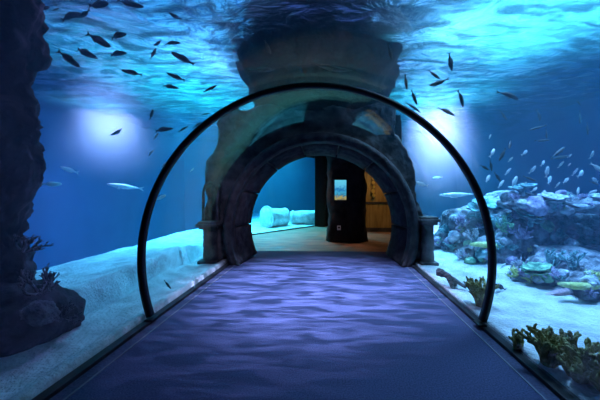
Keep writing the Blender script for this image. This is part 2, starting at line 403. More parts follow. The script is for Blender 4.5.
def hl(x, y):
    d = -x
    if y > 8.4: return .03 + nz(x, y) - .34*max(0, d-4.7)**1.25
    dd = d - .10*fract((y*.5, 0, 3)); t = max(0, min(1, (dd-2.45)/.45)); st = max(0, min(1, (dd-2.95)/.09)); st = st*st*(3-2*st)
    return .05 + nz(x, y)*max(0, min(1, (d-1.78)*2)) - (.5*t*t*(1-st) - .16*st*max(0, 1-max(0, d-3.1)/1.5))*max(0, min(1, (7.4-y)/1.2)) + .035*math.exp(-((d-1.86)/.07)**2) - .34*max(0, d-4.7)**1.25
def hr(x, y): return .05 + nz(x+9, y)*max(0, min(1, (x-1.78)*2)) + .05*max(0, x-2.2)
def pw(keys_):
    def f(y):
        for (ya, xa), (yb, xb) in zip(keys_, keys_[1:]):
            if y <= yb: return xa + (xb-xa)*max(0, (y-ya))/(yb-ya)
        return keys_[-1][1]
    return f
sl = sand('ground_left', pw([(-9, -1.82), (6.2, -1.82), (6.45, -2.33), (8.45, -3.09), (8.75, -3.02), (11.85, -.53), (12.1, -.43), (12.15, -.4), (12.6, 6.0), (19, 6.0)]), -9.4, -2.4, 18.9, hl, 90, 190)
sr = sand('ground_right', pw([(-9, 1.82), (6.3, 1.82), (11.9, 3.25), (19, 3.25)]), 9.4, -2.4, 11.95, hr)
def hb(x, y): return hl(x, y)

def bvh(o):
    me = o.data; mw = o.matrix_world if o.parent else Matrix.LocRotScale(o.location, o.rotation_euler, o.scale)
    return BVHTree.FromPolygons([mw @ v.co for v in me.vertices], [tuple(p.vertices) for p in me.polygons])

# ------------------------------------------------------------------ tank shell and water
bm = bmesh.new(); add_box(bm, (-9.7, -2.6, -3), (-9.4, 19, ZS+.5)); tag(fin('wall_tank_left', bm, M['tank'], smooth=False), kind='structure')
bm = bmesh.new(); add_box(bm, (9.4, -2.6, -3), (9.7, 19, ZS+.5)); tag(fin('wall_tank_right', bm, M['tank'], smooth=False), kind='structure')
bm = bmesh.new(); add_box(bm, (-9.7, 19, -3), (9.7, 19.3, ZS+.5)); tag(fin('wall_tank_back', bm, M['tank'], smooth=False), kind='structure')

def boolean_mesh(base_fn, cut_fns):
    bm = bmesh.new(); base_fn(bm); b = fin('water', bm, None, smooth=False)
    cuts = []
    for f in cut_fns:
        bm = bmesh.new(); f(bm); c = fin('cut', bm, None, smooth=False); cuts.append(c)
        md = b.modifiers.new('b', 'BOOLEAN'); md.operation = 'DIFFERENCE'; md.object = c; md.solver = 'EXACT'
    dg = bpy.context.evaluated_depsgraph_get(); me = bpy.data.meshes.new_from_object(b.evaluated_get(dg))
    for c in cuts: bpy.data.objects.remove(c)
    bpy.data.objects.remove(b)
    return me
def water_base(bm): add_box(bm, (-9.39, -2.45, -2.95), (9.39, 18.95, ZS-.015))
def cut_tube(bm):
    arc_sweep(bm, [(.01, -3), (TR+.062, -3), (TR+.062, 6.2), (.01, 6.2)], 0, TZ, -PI*.35, PI*1.35, 80)
def cut_tube(bm):
    n = 80; b0 = -math.asin((TZ+.45)/(TR+.062)); r = TR+.062
    a, b = [], []
    for i in range(n+1):
        t = b0 + (PI-2*b0)*i/n; a.append(bm.verts.new((r*math.cos(t), -3, TZ+r*math.sin(t)))); b.append(bm.verts.new((r*math.cos(t), 6.0, TZ+r*math.sin(t))))
    n += 1
    for i in range(n): bm.faces.new((a[i], a[(i+1) % n], b[(i+1) % n], b[i]))
    bm.faces.new(a[::-1]); bm.faces.new(b)
def cut_lobby(bm): prism(bm, [(-2.2, 5.9), (1.68, 5.9), (1.68, y0), (3.16, y1+.07), (WB.x-.04, y1+.07), (WA.x-.05, WA.y+.02), (-2.2, y0)], -.45, zc+.06)
wm = boolean_mesh(water_base, [cut_tube, cut_lobby])
wm.name = 'water'; wm.materials.clear()
tag(link('water', wm, M['water'], smooth=False), 'clear blue tank water around the tunnel', kind='structure')

bm = bmesh.new(); g = []
for j in range(141):
    g.append([bm.verts.new((-9.38 + 18.76*i/140, -2.4 + 21.3*j/140, 0)) for i in range(141)])
for r0, r1 in zip(g, g[1:]):
    for a, b, c, d in zip(r0, r0[1:], r1[1:], r1): bm.faces.new((a, d, c, b))
for v in bm.verts: v.co.z = ZS + .06*fract((v.co.x*.9, v.co.y*1.3, 0)) + .025*fract((v.co.x*3, v.co.y*4, 5))
tag(fin('water_surface', bm, M['surface'], recalc=False), 'rippled underside of the water surface', kind='structure')

# ------------------------------------------------------------------ rocks
def blob(name, c_, r, m, seed, label, cat='rock', group=None, amp=.22, freq=1.3, sub=5, flat=0):
    bm = bmesh.new(); bmesh.ops.create_icosphere(bm, subdivisions=sub, radius=1)
    for v in bm.verts:
        p = Vector(v.co)
        q = Vector((p.x*r[0], p.y*r[1], p.z*r[2])); s = Vector((q.x+seed*3.7, q.y+seed, q.z))
        d = amp*fract(s*freq, 5) + amp*.5*(abs(noise.noise(s*freq*2.3))-.25) + .22*amp*fract(s*freq*5, 3)
        v.co = q + p*d*min(1, max(r)*1.2)
        if flat and v.co.z > r[2]*.5: v.co.z = r[2]*.5 + (v.co.z-r[2]*.5)*flat
    return tag(fin(name, bm, m, None, loc=c_), label, cat, group)
def bound(px, py, Y=2.75): p = at(px, py, Y); return p.x, p.z
keys = []
for px, py in ((34, 330), (33, 285), (24, 252), (26, 206), (41, 184), (41, 122), (27, 92), (46, 42), (40, 2), (38, -38)):
    bx, bz = bound(px, py); keys.append((bz, bx-.80-.10, 2.75, .8, .42))
keys[0] = (-.05,)+keys[0][1:]; keys[-1] = (4.1,)+keys[-1][1:]
def rocky_column(levels):
    return rock_loft('rock_column', levels, M['rock'], 130, .11, 2.8, 11, pw=2.1)
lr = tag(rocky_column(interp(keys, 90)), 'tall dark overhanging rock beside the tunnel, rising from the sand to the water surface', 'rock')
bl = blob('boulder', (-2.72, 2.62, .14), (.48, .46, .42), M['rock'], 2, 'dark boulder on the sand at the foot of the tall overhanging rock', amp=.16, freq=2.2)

reef = [
 blob('reef_rock', (5.3, 6.9, .45), (2.5, 1.1, 1.0), M['reef'], 1, 'big long reef rock forming the back of the reef behind the coral shelf', group=None, flat=.45),
 blob('reef_rock', (3.6, 6.8, .25), (.95, .7, .62), M['reef'], 2, 'low coral-covered reef rock nearest the stone archway'),
 blob('reef_rock', (4.55, 5.55, 1.16), (1.15, .55, .16), M['reef'], 3, 'flat pale shelf of rock jutting out at the top of the reef', amp=.12, freq=2.2),
 blob('reef_rock', (3.95, 5.75, .55), (.55, .45, .50), M['reef'], 4, 'upright reef rock propping the end of the flat pale shelf', amp=.18, freq=2),
 blob('reef_rock', (4.9, 5.0, .15), (1.3, .75, .42), M['reef'], 5, 'low dark reef rock in front of the shaded hollow under the shelf', flat=.5),
 blob('reef_rock', (3.35, 5.7, .12), (.55, .4, .38), M['reef'], 6, 'small reef rock at the sand edge between the arch ring and the reef', amp=.16, freq=2.2),
 blob('reef_rock', (4.0, 4.35, .02), (.98, .85, .40), M['reef'], 9, 'broad low reef rock in the middle of the reef front, facing the sand', amp=.2, freq=1.8),
 blob('reef_rock', (4.3, 3.0, .0), (1.05, .75, .30), M['reef'], 10, 'low reef rock nearest the viewer, at the edge of the view', amp=.2, freq=1.8),
 blob('reef_rock', (6.6, 5.2, 1.1), (.9, 1.2, 1.3), M['reef'], 8, 'tall dim reef rock at the far end of the flat shelf'),
]
for o in reef: o['group'] = 'rocks of the reef'
TREES = [bvh(o) for o in reef + [sr, sl, bl, lr]]
def hit(px, py):
    d = ray(px, py).normalized(); best = None
    for t in TREES:
        h = t.ray_cast(CAM, d)
        if h[0] is not None and (best is None or h[3] < best[3]): best = h
    return best

# ------------------------------------------------------------------ corals
def antler(bm, rng, base, dirn, ln, rad, depth, spread=.7):
    base, dirn = Vector(base), Vector(dirn).normalized(); pts, rr = [base], [rad]; p = base.copy(); d = dirn.copy()
    for i in range(3):
        d = (d + Vector([rng.uniform(-.22, .22) for _ in range(3)])).normalized(); p = p + d*ln/3; pts.append(p.copy()); rr.append(rad*(1-.1*(i+1))*rng.uniform(.9, 1.12))
    pts.append(p + d*rad*.5); rr.append(rad*.35)
    tube(bm, pts, rr, 8)
    if depth:
        for k in range(rng.choice((2, 3, 3))):
            q = pts[rng.choice((1, 2, 3, 3))]
            nd = (d + Vector([rng.uniform(-spread, spread) for _ in range(3)]) + Vector((0, 0, .25))).normalized()
            antler(bm, rng, q, nd, ln*rng.uniform(.55, .8), rad*rng.uniform(.68, .85), depth-1, spread)
def roughen(bm, a, f):
    bm.normal_update()
    for v in bm.verts: v.co += v.normal*a*noise.noise(v.co*f)
def coral_antler(seed, h, n=6, lean=.5, rad=.07, depth=3, spread=.55):
    rng = random.Random(seed); bm = bmesh.new()
    for k in range(n):
        a = 2*PI*k/n + rng.uniform(-.4, .4)
        antler(bm, rng, (.10*h*math.cos(a), .10*h*math.sin(a), -.05*h), (lean*math.cos(a), lean*math.sin(a), 1), h*.45, h*rad, depth, spread)
    roughen(bm, h*.02, 14/h); return bm
def coral_lump(seed, h):
    bm = bmesh.new(); bmesh.ops.create_icosphere(bm, subdivisions=4, radius=h*.6)
    for v in bm.verts:
        p = v.co/h; s = p + Vector((seed, seed*2.1, 0))
        v.co *= 1 + .35*noise.noise(s*2.2) + .28*abs(noise.noise(s*6)) ; v.co.z = v.co.z*.8 + h*.22
    return bm
def coral_plate(seed, h):
    rng = random.Random(seed); bm = bmesh.new()
    tube(bm, [(0, 0, -.1*h), (0, 0, .25*h), (.02*h, 0, .5*h)], [.22*h, .15*h, .3*h], 12)
    for t in range(rng.choice((2, 3))):
        n, m_ = 28, 5; z0 = h*(.35+.22*t); cx, cy = rng.uniform(-.3, .3)*h, rng.uniform(-.3, .3)*h; R_ = h*rng.uniform(.5, .8); top, bot = [], []
        for j in range(1, m_+1):
            ra, rb = [], []
            for k in range(n):
                a = 2*PI*k/n; r = R_*j/m_*(1+(.45*noise.noise(Vector((math.cos(a)*1.5, math.sin(a)*1.5, seed+t)))+.25*noise.noise(Vector((math.cos(a)*4, math.sin(a)*4, seed+t))))*j/m_)
                z = z0 + .18*h*(j/m_)**2 + .07*h*noise.noise(Vector((math.cos(a)*3*j, math.sin(a)*3*j, seed)))
                ra.append(bm.verts.new((cx+r*math.cos(a), cy+r*math.sin(a), z))); rb.append(bm.verts.new((cx+r*.97*math.cos(a), cy+r*.97*math.sin(a), z-.07*h)))
            top.append(ra); bot.append(rb)
        bm.faces.new(top[0]); bm.faces.new(bot[0][::-1])
        for rs in (top, bot):
            for r0, r1 in zip(rs, rs[1:]):
                for k in range(n): bm.faces.new((r0[k], r0[(k+1) % n], r1[(k+1) % n], r1[k]))
        for k in range(n): bm.faces.new((top[-1][k], top[-1][(k+1) % n], bot[-1][(k+1) % n], bot[-1][k]))
    return bm
def coral_tuft(seed, h):
    rng = random.Random(seed); bm = bmesh.new()
    for k in range(34):
        a = rng.uniform(0, 2*PI); t = rng.uniform(0, .9); b = Vector((.3*h*t*math.cos(a), .3*h*t*math.sin(a), -.05*h)); d = Vector((t*math.cos(a), t*math.sin(a), 1)).normalized()
        L_ = h*rng.uniform(.6, 1); w = Vector((rng.uniform(-.1, .1), rng.uniform(-.1, .1), 0))*h
        tube(bm, [b, b+d*L_*.5+w, b+d*L_, b+d*L_*1.04], [.05*h, .055*h, .06*h, .03*h], 6)
    return bm
def coral_long(seed, h):
    bm = bmesh.new(); pts, rr = [], []
    for i in range(15):
        t = i/14; pts.append((h*(t-.5)*2.6, .12*h*math.sin(3*t+seed), .10*h + .12*h*math.sin(4*t+seed*1.3))); rr.append(h*.24*math.sin(PI*(.06+.88*t))**.6)
    tube(bm, pts, rr, 14)
    for v in bm.verts: v.co.z *= .75; v.co += Vector((0, 0, .05*h*noise.noise(v.co*6/h)))
    return bm
MAKE = dict(antler=coral_antler, lump=coral_lump, plate=coral_plate, tuft=coral_tuft, long=coral_long)
NAME = dict(antler='branching_coral', lump='boulder_coral', plate='plate_coral', tuft='tuft_coral', long='ridge_coral')
def coral(kind, px, py, h, m, label, seed, group='corals on the reef', rz=0, up=.6, **kw):
    hh = hit(px, py)
    if hh is None: print('no hit', px, py); return
    bm = MAKE[kind](seed, h, **kw); n = (Vector(hh[1])*(1-up) + Vector((0, 0, up))).normalized()
    q = Vector((0, 0, 1)).rotation_difference(n)
    o = fin(NAME[kind], bm, M[m]); o.rotation_mode = 'QUATERNION'; o.rotation_quaternion = q @ Euler((0, 0, rz)).to_quaternion(); o.location = Vector(hh[0]) - n*h*.03
    return tag(o, label, 'coral', group)
G2 = 'corals on the white sand'
coral('antler', 549, 364, .26, 'c_brown', 'olive brown branching coral on the sand, beside the largest coral cluster', 3, G2, up=1, n=10, lean=.3, rad=.11)
coral('antler', 581, 378, .31, 'c_brown', 'largest olive brown branching coral cluster, on the sand near the tunnel kerb', 5, G2, up=1, n=13, lean=.5, rad=.105)
coral('antler', 604, 390, .20, 'c_brown', 'olive brown coral on the sand, cut off by the edge of the view', 8, G2, up=1, n=7, lean=.6, rad=.09)
coral('antler', 518, 350, .2, 'c_brown', 'smallest brown coral standing alone on the sand by the kerb', 9, G2, up=1, n=4, lean=.12, rad=.11, depth=2)
coral('antler', 482, 306, .33, 'c_brown', 'brown branching coral on the sand just beyond the foot of the arch ring', 12, G2, up=1, n=11, lean=.32, rad=.085)
G3 = 'corals on the dark boulder'
coral('antler', 40, 292, .22, 'c_dark', 'dark branching coral on top of the boulder reaching towards the open sand', 21, G3, up=.7, n=6, lean=1.2, rad=.07)
coral('antler', 62, 318, .15, 'c_dark', 'dark spiky coral on the side of the boulder, above the sand', 24, G3, up=.2, n=6, lean=.8, rad=.06)
coral('antler', 24, 250, .20, 'c_dark', 'dark bushy coral clinging to the tall rock above the boulder', 27, G3, up=.4, n=6, lean=.8, rad=.06)
coral('lump', 40, 315, .18, 'c_dark', 'round knobbly coral on the shaded face of the boulder', 29, G3)

for i, a in enumerate([
 ('lump', 437, 242, .18, 'c_lav', 'lavender knobbly coral at the reef end nearest the archway'),
 ('tuft', 447, 232, .20, 'c_teal', 'teal tufted coral on the low reef rock nearest the archway'),
 ('lump', 455, 238, .22, 'c_white', 'pale knobbly coral below the teal tuft near the archway'),
 ('tuft', 463, 225, .24, 'c_lav', 'lavender tufted coral on the crest of the low reef rock'),
 ('plate', 452, 251, .20, 'c_teal', 'teal layered coral low on the reef rock near the archway'),
 ('tuft', 463, 257, .18, 'c_white', 'white tufted coral at the sand edge inside the arch ring'),
 ('antler', 474, 240, .24, 'c_white', 'white branching coral seen just inside the arch ring'),
 ('lump', 470, 263, .15, 'c_green', 'green knobbly coral at the sand edge inside the arch ring'),
 ('plate', 478, 215, .30, 'c_teal', 'teal layered coral high behind the arch ring'),
 ('long', 492, 247, .32, 'c_yel', 'long yellow ridge of coral crossing behind the arch ring'),
 ('lump', 502, 243, .22, 'c_white', 'pale knobbly coral on the end of the long yellow coral ridge'),
 ('antler', 508, 232, .26, 'c_green', 'green branching coral above the long yellow coral ridge'),
 ('tuft', 497, 226, .24, 'c_teal', 'teal tufted coral above the yellow ridge, next to the arch ring'),
 ('plate', 496, 205, .32, 'c_white', 'white layered coral on the reef top next to the arch ring'),
 ('lump', 510, 199, .26, 'c_white', 'rounded white coral on the reef top left of the flat shelf'),
 ('tuft', 518, 213, .22, 'c_lav', 'lavender tufted coral under the reef top left of the shelf'),
 ('lump', 535, 208, .28, 'c_lav', 'big lavender coral mound on the near end of the flat shelf'),
 ('plate', 550, 206, .26, 'c_white', 'white layered coral in the middle of the flat shelf'),
 ('lump', 566, 211, .16, 'c_white', 'small pale coral lump along the front of the flat shelf'),
 ('long', 582, 206, .22, 'c_white', 'low pale coral ridge at the far end of the flat shelf'),
 ('plate', 530, 224, .26, 'c_teal', 'teal layered coral on the upright rock under the shelf'),
 ('lump', 545, 228, .20, 'c_green', 'green knobbly coral on the rock below the shelf'),
 ('tuft', 523, 237, .22, 'c_lav', 'lavender tufted coral on the lower face of the upright rock'),
 ('tuft', 556, 238, .20, 'c_teal', 'teal tufted coral in front of the shaded hollow under the shelf'),
 ('antler', 574, 268, .24, 'c_teal', 'bluish branching coral standing in the dark hollow'),
 ('long', 583, 285, .24, 'c_yel', 'long yellow-green coral ridge low on the reef at the edge of the view'),
 ('plate', 537, 276, .24, 'c_green', 'green layered coral low on the reef above the sand'),
 ('long', 565, 293, .22, 'c_pink', 'pinkish coral ridge just below the long yellow-green one'),
 ('tuft', 521, 268, .16, 'c_white', 'white tufted coral near the sand beside the green layered coral'),
 ('lump', 512, 262, .14, 'c_lav', 'small lavender coral lump near the sand right of the arch ring'),
 ('antler', 552, 265, .26, 'c_teal', 'thin teal branching coral reaching into the dark hollow'),
 ('lump', 586, 232, .14, 'c_white', 'tiny pale coral alone on the dim rock at the far end'),
 ('tuft', 487, 222, .20, 'c_white', 'white tufted coral half hidden by the arch ring'),
 ('lump', 482, 255, .16, 'c_teal', 'teal knobbly coral low behind the arch ring'),
 ('plate', 522, 194, .26, 'c_teal', 'teal layered coral on the reef top behind the lavender mound'),
]):
    coral(*a, 40+i, rz=.15*(i % 3) if a[0] == 'long' else i*1.3)
rs = random.Random(5); kn = []
for i in range(8):
    kd = ('lump', 'tuft', 'tuft', 'lump')[i % 4]; mm = ('c_white', 'c_teal', 'c_lav', 'c_white', 'c_green', 'c_white', 'c_yel', 'c_lav')[i]
    kn.append((MAKE[kd](200+i, .13), mm, NAME[kd]))
kp = [None]*8; cnt = 0
NREEF = len(reef)
while cnt < 110:
    px = rs.uniform(438, 600); py = rs.uniform(196, 308); d = ray(px, py).normalized(); best = None
    for ti, t in enumerate(TREES):
        h_ = t.ray_cast(CAM, d)
        if h_[0] is not None and (best is None or h_[3] < best[0][3]): best = (h_, ti)
    if best is None or best[1] >= NREEF: rs.random(); cnt += .02; continue
    if 515 < px < 600 and 222 < py < 262 and rs.random() < .8: cnt += .02; continue
    k = rs.randrange(8); n = (Vector(best[0][1])*.6 + Vector((0, 0, .4))).normalized()
    if kp[k] is None: c_ = kp[k] = fin(kn[k][2], kn[k][0], M[kn[k][1]])
    else: c_ = copy_tree(kp[k])
    c_.rotation_mode = 'QUATERNION'; c_.rotation_quaternion = Vector((0, 0, 1)).rotation_difference(n) @ Euler((0, 0, rs.uniform(0, 6))).to_quaternion()
    sc_ = rs.uniform(.5, 1.25); c_.scale = (sc_, sc_, sc_*rs.uniform(.6, 1.1)); c_.location = Vector(best[0][0]) - n*.01
    cn = dict(c_white='white', c_teal='teal', c_lav='lavender', c_green='green', c_yel='yellow')[kn[k][1]]
    tag(c_, 'one of many small %s %s corals dotted over the reef rocks' % (cn, 'tufted' if 'tuft' in c_.name else 'knobbly'), 'coral', 'small %s %s corals on the reef' % (cn, 'tufted' if 'tuft' in c_.name else 'knobbly')); cnt += 1
coral('lump', 247, 228, .12, 'c_white', 'small white coral on the sand behind the far window', 90, None, up=1)

# ------------------------------------------------------------------ driftwood on the sand
p = hit(452, 288)[0]; q0 = at(438, 276, p.y+.2); q1 = at(466, 291, p.y-.1)
zt = hr(p.x, p.y)
lg = empty('driftwood_log', (p.x, p.y, zt), 'gnarled speckled driftwood log lying on the white sand beside the tunnel kerb', 'driftwood')
bm = bmesh.new(); pts, rr = [], []
e0 = Vector((q0.x-p.x, q0.y-p.y, .17)); e1 = Vector((q1.x-p.x, q1.y-p.y, .06))
for i in range(19):
    t = i/18; v = e0.lerp(e1, t); v.z += .015*math.sin(5*t); pts.append(v); rr.append((.06 if t < .18 else .05-.03*t)*(1+.25*noise.noise(Vector((t*7, 1, 2)))))
tube(bm, pts, rr, 12); roughen(bm, .012, 22); fin('trunk', bm, M['wood'], lg)
for t, dx, dy in ((.42, .02, -.10), (.55, .06, .06)):
    v = e0.lerp(e1, t); bm = bmesh.new(); tube(bm, [v, v+Vector((dx*.5, dy*.5, -(v.z)*.5)), Vector((v.x+dx, v.y+dy, -.02))], [.045, .035, .028], 10); roughen(bm, .008, 25); fin('branch', bm, M['wood'], lg)

# ------------------------------------------------------------------ fallen column behind the far window
def drum(x0_, x1_, r, y, name, label, nseg=72, capital=False, rz=.1):
    z = hb((x0_+x1_)/2, y) + r*.93
    rt = empty(name, ((x0_+x1_)/2, y, z-r), label, 'stone column', 'pieces of the fallen column'); bm = bmesh.new()
    L_ = x1_-x0_; rings = []
    for i in range(17):
        t = i/16; rad = r*(1+(.22*max(0, 1-t*3.0) if capital else 0)) * (1 if 0 < i < 16 else .93); rg = []
        for k in range(nseg):
            a = 2*PI*k/nseg; d = rad*(1-.05*(abs(math.cos(a*12))**.5)) + .035*fract((x0_+t*L_*2, math.cos(a)*1.4, math.sin(a)*1.4+r)); rg.append(bm.verts.new((-L_/2+L_*t, d*math.cos(a), r+d*math.sin(a))))
        rings.append(rg)
    for r0, r1 in zip(rings, rings[1:]):
        for k in range(nseg): bm.faces.new((r0[k], r0[(k+1) % nseg], r1[(k+1) % nseg], r1[k]))
    bm.faces.new(rings[0][::-1]); bm.faces.new(rings[-1]); fin('shaft', bm, M['marble'], rt)
    bm = bmesh.new()
    for k in range(3): tube(bm, [(-L_/2+.06+.09*k*L_, -.0, r)]*1+[(-L_/2+.10+.09*k*L_, 0, r)], [r*(1.27 if capital else 1.03)-.05*k]*2, 40)
    fin('ring_band', bm, M['marble'], rt, smooth=False); rt.rotation_euler = (0, 0, rz)
drum(-2.45, -1.45, .38, 11.6, 'fallen_column', 'thick end piece of a fallen stone column on sand behind the far window', capital=True, rz=.75)
drum(-1.42, -.35, .30, 12.25, 'fallen_column', 'thinner broken drum of the fallen stone column, next to the window frame', rz=.25)

# ------------------------------------------------------------------ fish
PROF = [(.5, .004, .003), (.475, .032, .022), (.43, .062, .042), (.35, .095, .058), (.22, .122, .068), (.08, .130, .068), (-.06, .115, .058), (-.18, .082, .040), (-.27, .048, .024), (-.34, .028, .014), (-.37, .026, .010)]
def body_bm(bend, hs=1.0):
    bm = bmesh.new(); rings = []
    for x, h, w_ in PROF:
        y = bend*(x*x*1.4 - .05)
        rings.append([bm.verts.new((x, y + w_*math.cos(2*PI*k/12), hs*h*math.sin(2*PI*k/12)*(1 if math.sin(2*PI*k/12) > 0 else 1.12))) for k in range(12)])
    for r0, r1 in zip(rings, rings[1:]):
        for k in range(12): bm.faces.new((r0[k], r0[(k+1) % 12], r1[(k+1) % 12], r1[k]))
    bm.faces.new(rings[0][::-1]); bm.faces.new(rings[-1]); return bm
def plate_fin(bm, pts, y0_, th=.007, tilt=None):
    a, b = [], []
    for x, z in pts:
        a.append(bm.verts.new((x, y0_-th, z))); b.append(bm.verts.new((x, y0_+th, z)))
    n = len(pts); bm.faces.new(a); bm.faces.new(b[::-1])
    for k in range(n): bm.faces.new((a[k], b[k], b[(k+1) % n], a[(k+1) % n]))
FINS = dict(tail_fin=[(-.33, .02), (-.40, .06), (-.5, .135), (-.445, .03), (-.44, -.03), (-.5, -.135), (-.40, -.06), (-.33, -.02)],
            dorsal_fin=[(.16, .115), (.08, .17), (-.08, .145), (-.22, .085), (-.2, .06), (.1, .11)],
            anal_fin=[(-.02, -.115), (-.06, -.165), (-.2, -.10), (-.22, -.06), (-.1, -.09)])
def make_fish(kind, m, mf, bend, hs, full=True):
    root = fin('fish', body_bm(bend, hs), M[m]); root.rotation_mode = 'QUATERNION'
    if full:
        for k, pts in FINS.items():
            bm = bmesh.new(); xm = sum(p_[0] for p_ in pts)/len(pts); plate_fin(bm, [(x, z*hs) for x, z in pts], bend*(xm*xm*1.4-.05)); fin(k, bm, M[mf], root, smooth=False)
        for s in (-1, 1):
            bm = bmesh.new(); plate_fin(bm, [(.24, -.02), (.12, -.09), (.06, -.08), (.14, -.01)], 0, .004)
            for v in bm.verts: v.co = Vector((v.co.x, s*(.062 + (.24-v.co.x)*.35) + v.co.y + bend*.02, v.co.z))
            fin('pectoral_fin', bm, M[mf], root, smooth=False)
            bm = bmesh.new(); bmesh.ops.create_uvsphere(bm, u_segments=8, v_segments=6, radius=.016)
            for v in bm.verts: v.co += Vector((.42, s*.038 + bend*(.42*.42*1.4-.05), .018*hs))
            fin('eye', bm, M['eye'], root)
    else:
        bm = bmesh.new(); bm.from_mesh(root.data)
        for k, pts in FINS.items():
            xm = sum(p_[0] for p_ in pts)/len(pts); plate_fin(bm, [(x, z*hs) for x, z in pts], bend*(xm*xm*1.4-.05))
        bm.to_mesh(root.data); bm.free()
    return root
protos = {}
def fish(tail, head, Y, label, kind='d', group=None, hs=1.0, dy=0.0, full=True):
    key = (kind, hs, full); b = R.choice((0, 0, 1)) 
    if (key, b) not in protos:
        o = protos[(key, b)] = make_fish(kind, 'fish' if kind == 'd' else 'pale', 'finm' if kind == 'd' else 'pfin', (.0, .35)[b], hs, full)
    else: o = copy_tree(protos[(key, b)])
    a, h_ = at(*tail, Y-dy), at(*head, Y+dy); v = h_-a; X = v.normalized()
    W = Vector((0, 1, 0)) - X*X.y; W.normalize(); Z = X.cross(W)
    if Z.z < 0: W, Z = -W, -Z
    Mx = Matrix((X, W, Z)).transposed()
    o.location = (a+h_)/2; o.rotation_quaternion = Mx.to_quaternion(); s = v.length; o.scale = (s, s, s)
    tag(o, label, 'fish', group); return o
GL, GR, GS, GT = 'dark fish in the left water', 'dark fish above the right water', 'pale fish in the school over the reef', 'fish above the tunnel'
for t, h_, Y, lab, hs in [
 ((86, 33), (111, 47), 3.7, 'large dark fish slanting down to the right in the middle of the left shoal', .9),
 ((57, 50), (80, 67), 3.6, 'dark slender fish lowest in the left shoal, close to the tall rock', .85),
 ((75, 48), (95, 57), 3.9, 'dark fish between the lowest shoal fish and the large slanting one', .9),
 ((110, 38), (125, 33), 4.0, 'short dark fish right above the large slanting fish', 1.3),
 ((109, 55), (125, 52), 4.1, 'short dark fish level, just right of the large slanting fish', 1.0),
 ((143, 75), (121, 70), 3.9, 'dark fish facing left below the left shoal, tail drooping', .9),
 ((195, 65), (171, 52), 3.9, 'large dark fish slanting with its head up, nearest the tunnel top on the left side', .85),
 ((186, 81), (167, 73), 4.3, 'dark fish slanting gently below the large head-up fish', .85),
 ((162, 85), (178, 88), 4.6, 'small dark level fish facing right below the gently slanting one', .9),
 ((88, 6), (109, 3), 4.0, 'dark fish with deep body at the very top, left part of the water', 1.2),
 ((60, 20), (80, 12), 4.0, 'dark deep-bodied fish near the top, overlapped by another, close to the tall rock', 1.3),
 ((92, 10), (76, 18), 4.2, 'dark fish overlapping the deep-bodied fish near the top left', .9),
 ((34, 10), (50, 7), 3.9, 'dark fish half hidden behind the top of the tall rock', 1.1),
 ((52, 11), (59, 8), 4.2, 'tiny dark fish just beside the top of the tall rock', 1.1),
 ((116, 0), (144, 7), 4.0, 'long dark fish at the upper edge of the view on the left side', .8),
 ((150, 60), (156, 48), 4.3, 'small dark fish pointing steeply up in the left shoal', .95),
 ((162, 40), (154, 46), 4.4, 'small dark fish nosing down above the steep one', 1.2),
 ((163, 44), (180, 42), 4.3, 'small dark level fish right of the nosing-down fish', .8),
 ((182, 20), (169, 13), 4.1, 'dark fish at the edge of the bright purple ripples, head up', 1.2),
 ((150, 120), (153, 109), 5.0, 'small fish hanging upright over the bright lamp glow', 1.1),
 ((154, 131), (172, 128), 4.8, 'dark level fish right of the lamp glow on the left', .9),
 ((178, 132), (188, 126), 5.0, 'small dark fish touching the arch ring on the left, slanting up', .8),
 ((193, 128), (201, 122), 5.2, 'small dark fish just inside the arch ring at its upper left', .8),
 ((201, 115), (210, 113), 5.3, 'tiny dark level fish inside the upper left curve of the arch ring', .8),
 ((203, 92), (210, 89), 5.0, 'small dark fish at the dark mass edge left of the tunnel top', 1.0),
 ((164, 280), (171, 289), 3.9, 'small dark fish low over the left sand just beyond the arch ring', .7),
 ((184, 293), (187, 284), 4.3, 'tiny dark fish low over the left sand beside the tunnel kerb', .8),
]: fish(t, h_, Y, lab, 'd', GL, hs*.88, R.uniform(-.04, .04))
for t, h_, Y, lab, hs in [
 ((123, 129), (112, 135), 5.2, 'small silvery fish in front of the bright lamp glow on the left', .9),
 ((154, 140), (158, 133), 5.2, 'tiny silvery fish below the level fish by the left glow', .9),
 ((148, 157), (153, 150), 5.2, 'tiny silvery fish left of the arch ring, below the glow', .9),
 ((161, 169), (166, 162), 5.0, 'silvery fish brushing the inner side of the arch ring on the left', .9),
 ((190, 172), (194, 168), 5.8, 'tiny pale fish between the arch ring and the stone archway, left side', .9),
 ((41, 184), (62, 184), 5.8, 'bright silver fish facing right just beside the tall dark rock', .75),
 ((155, 200), (166, 195), 5.6, 'pale fish just inside the arch ring low on its left side', .8),
 ((79, 173), (60, 167), 8.0, 'dim distant fish in the deep blue above the silver fish', .8),
 ((144, 189), (107, 184), 8.5, 'dim long shark-like fish in the deep blue left of the arch ring', .45),
]: fish(t, h_, Y, lab, 'p', GL, hs, R.uniform(-.04, .04))
for t, h_, Y, lab, hs in [
 ((247, 71), (275, 69), 4.2, 'long dark fish lying level above the top of the arch ring', .55),
 ((203, 92), (217, 85), 4.6, 'small dark fish slanting up left of the arch ring top', .6),
 ((264, 39), (271, 54), 4.0, 'greenish dark fish nosing down at the edge of the purple ripples', .8),
 ((388, 42), (392, 60), 4.0, 'dark fish nosing steeply down at the edge of the dark overhead band', .8),
 ((357, 72), (317, 66), 4.4, 'dim long fish right of the arch ring top, hard to see against the dark', .4),
]: fish(t, h_, Y, lab, 'd', GT, hs, .03)
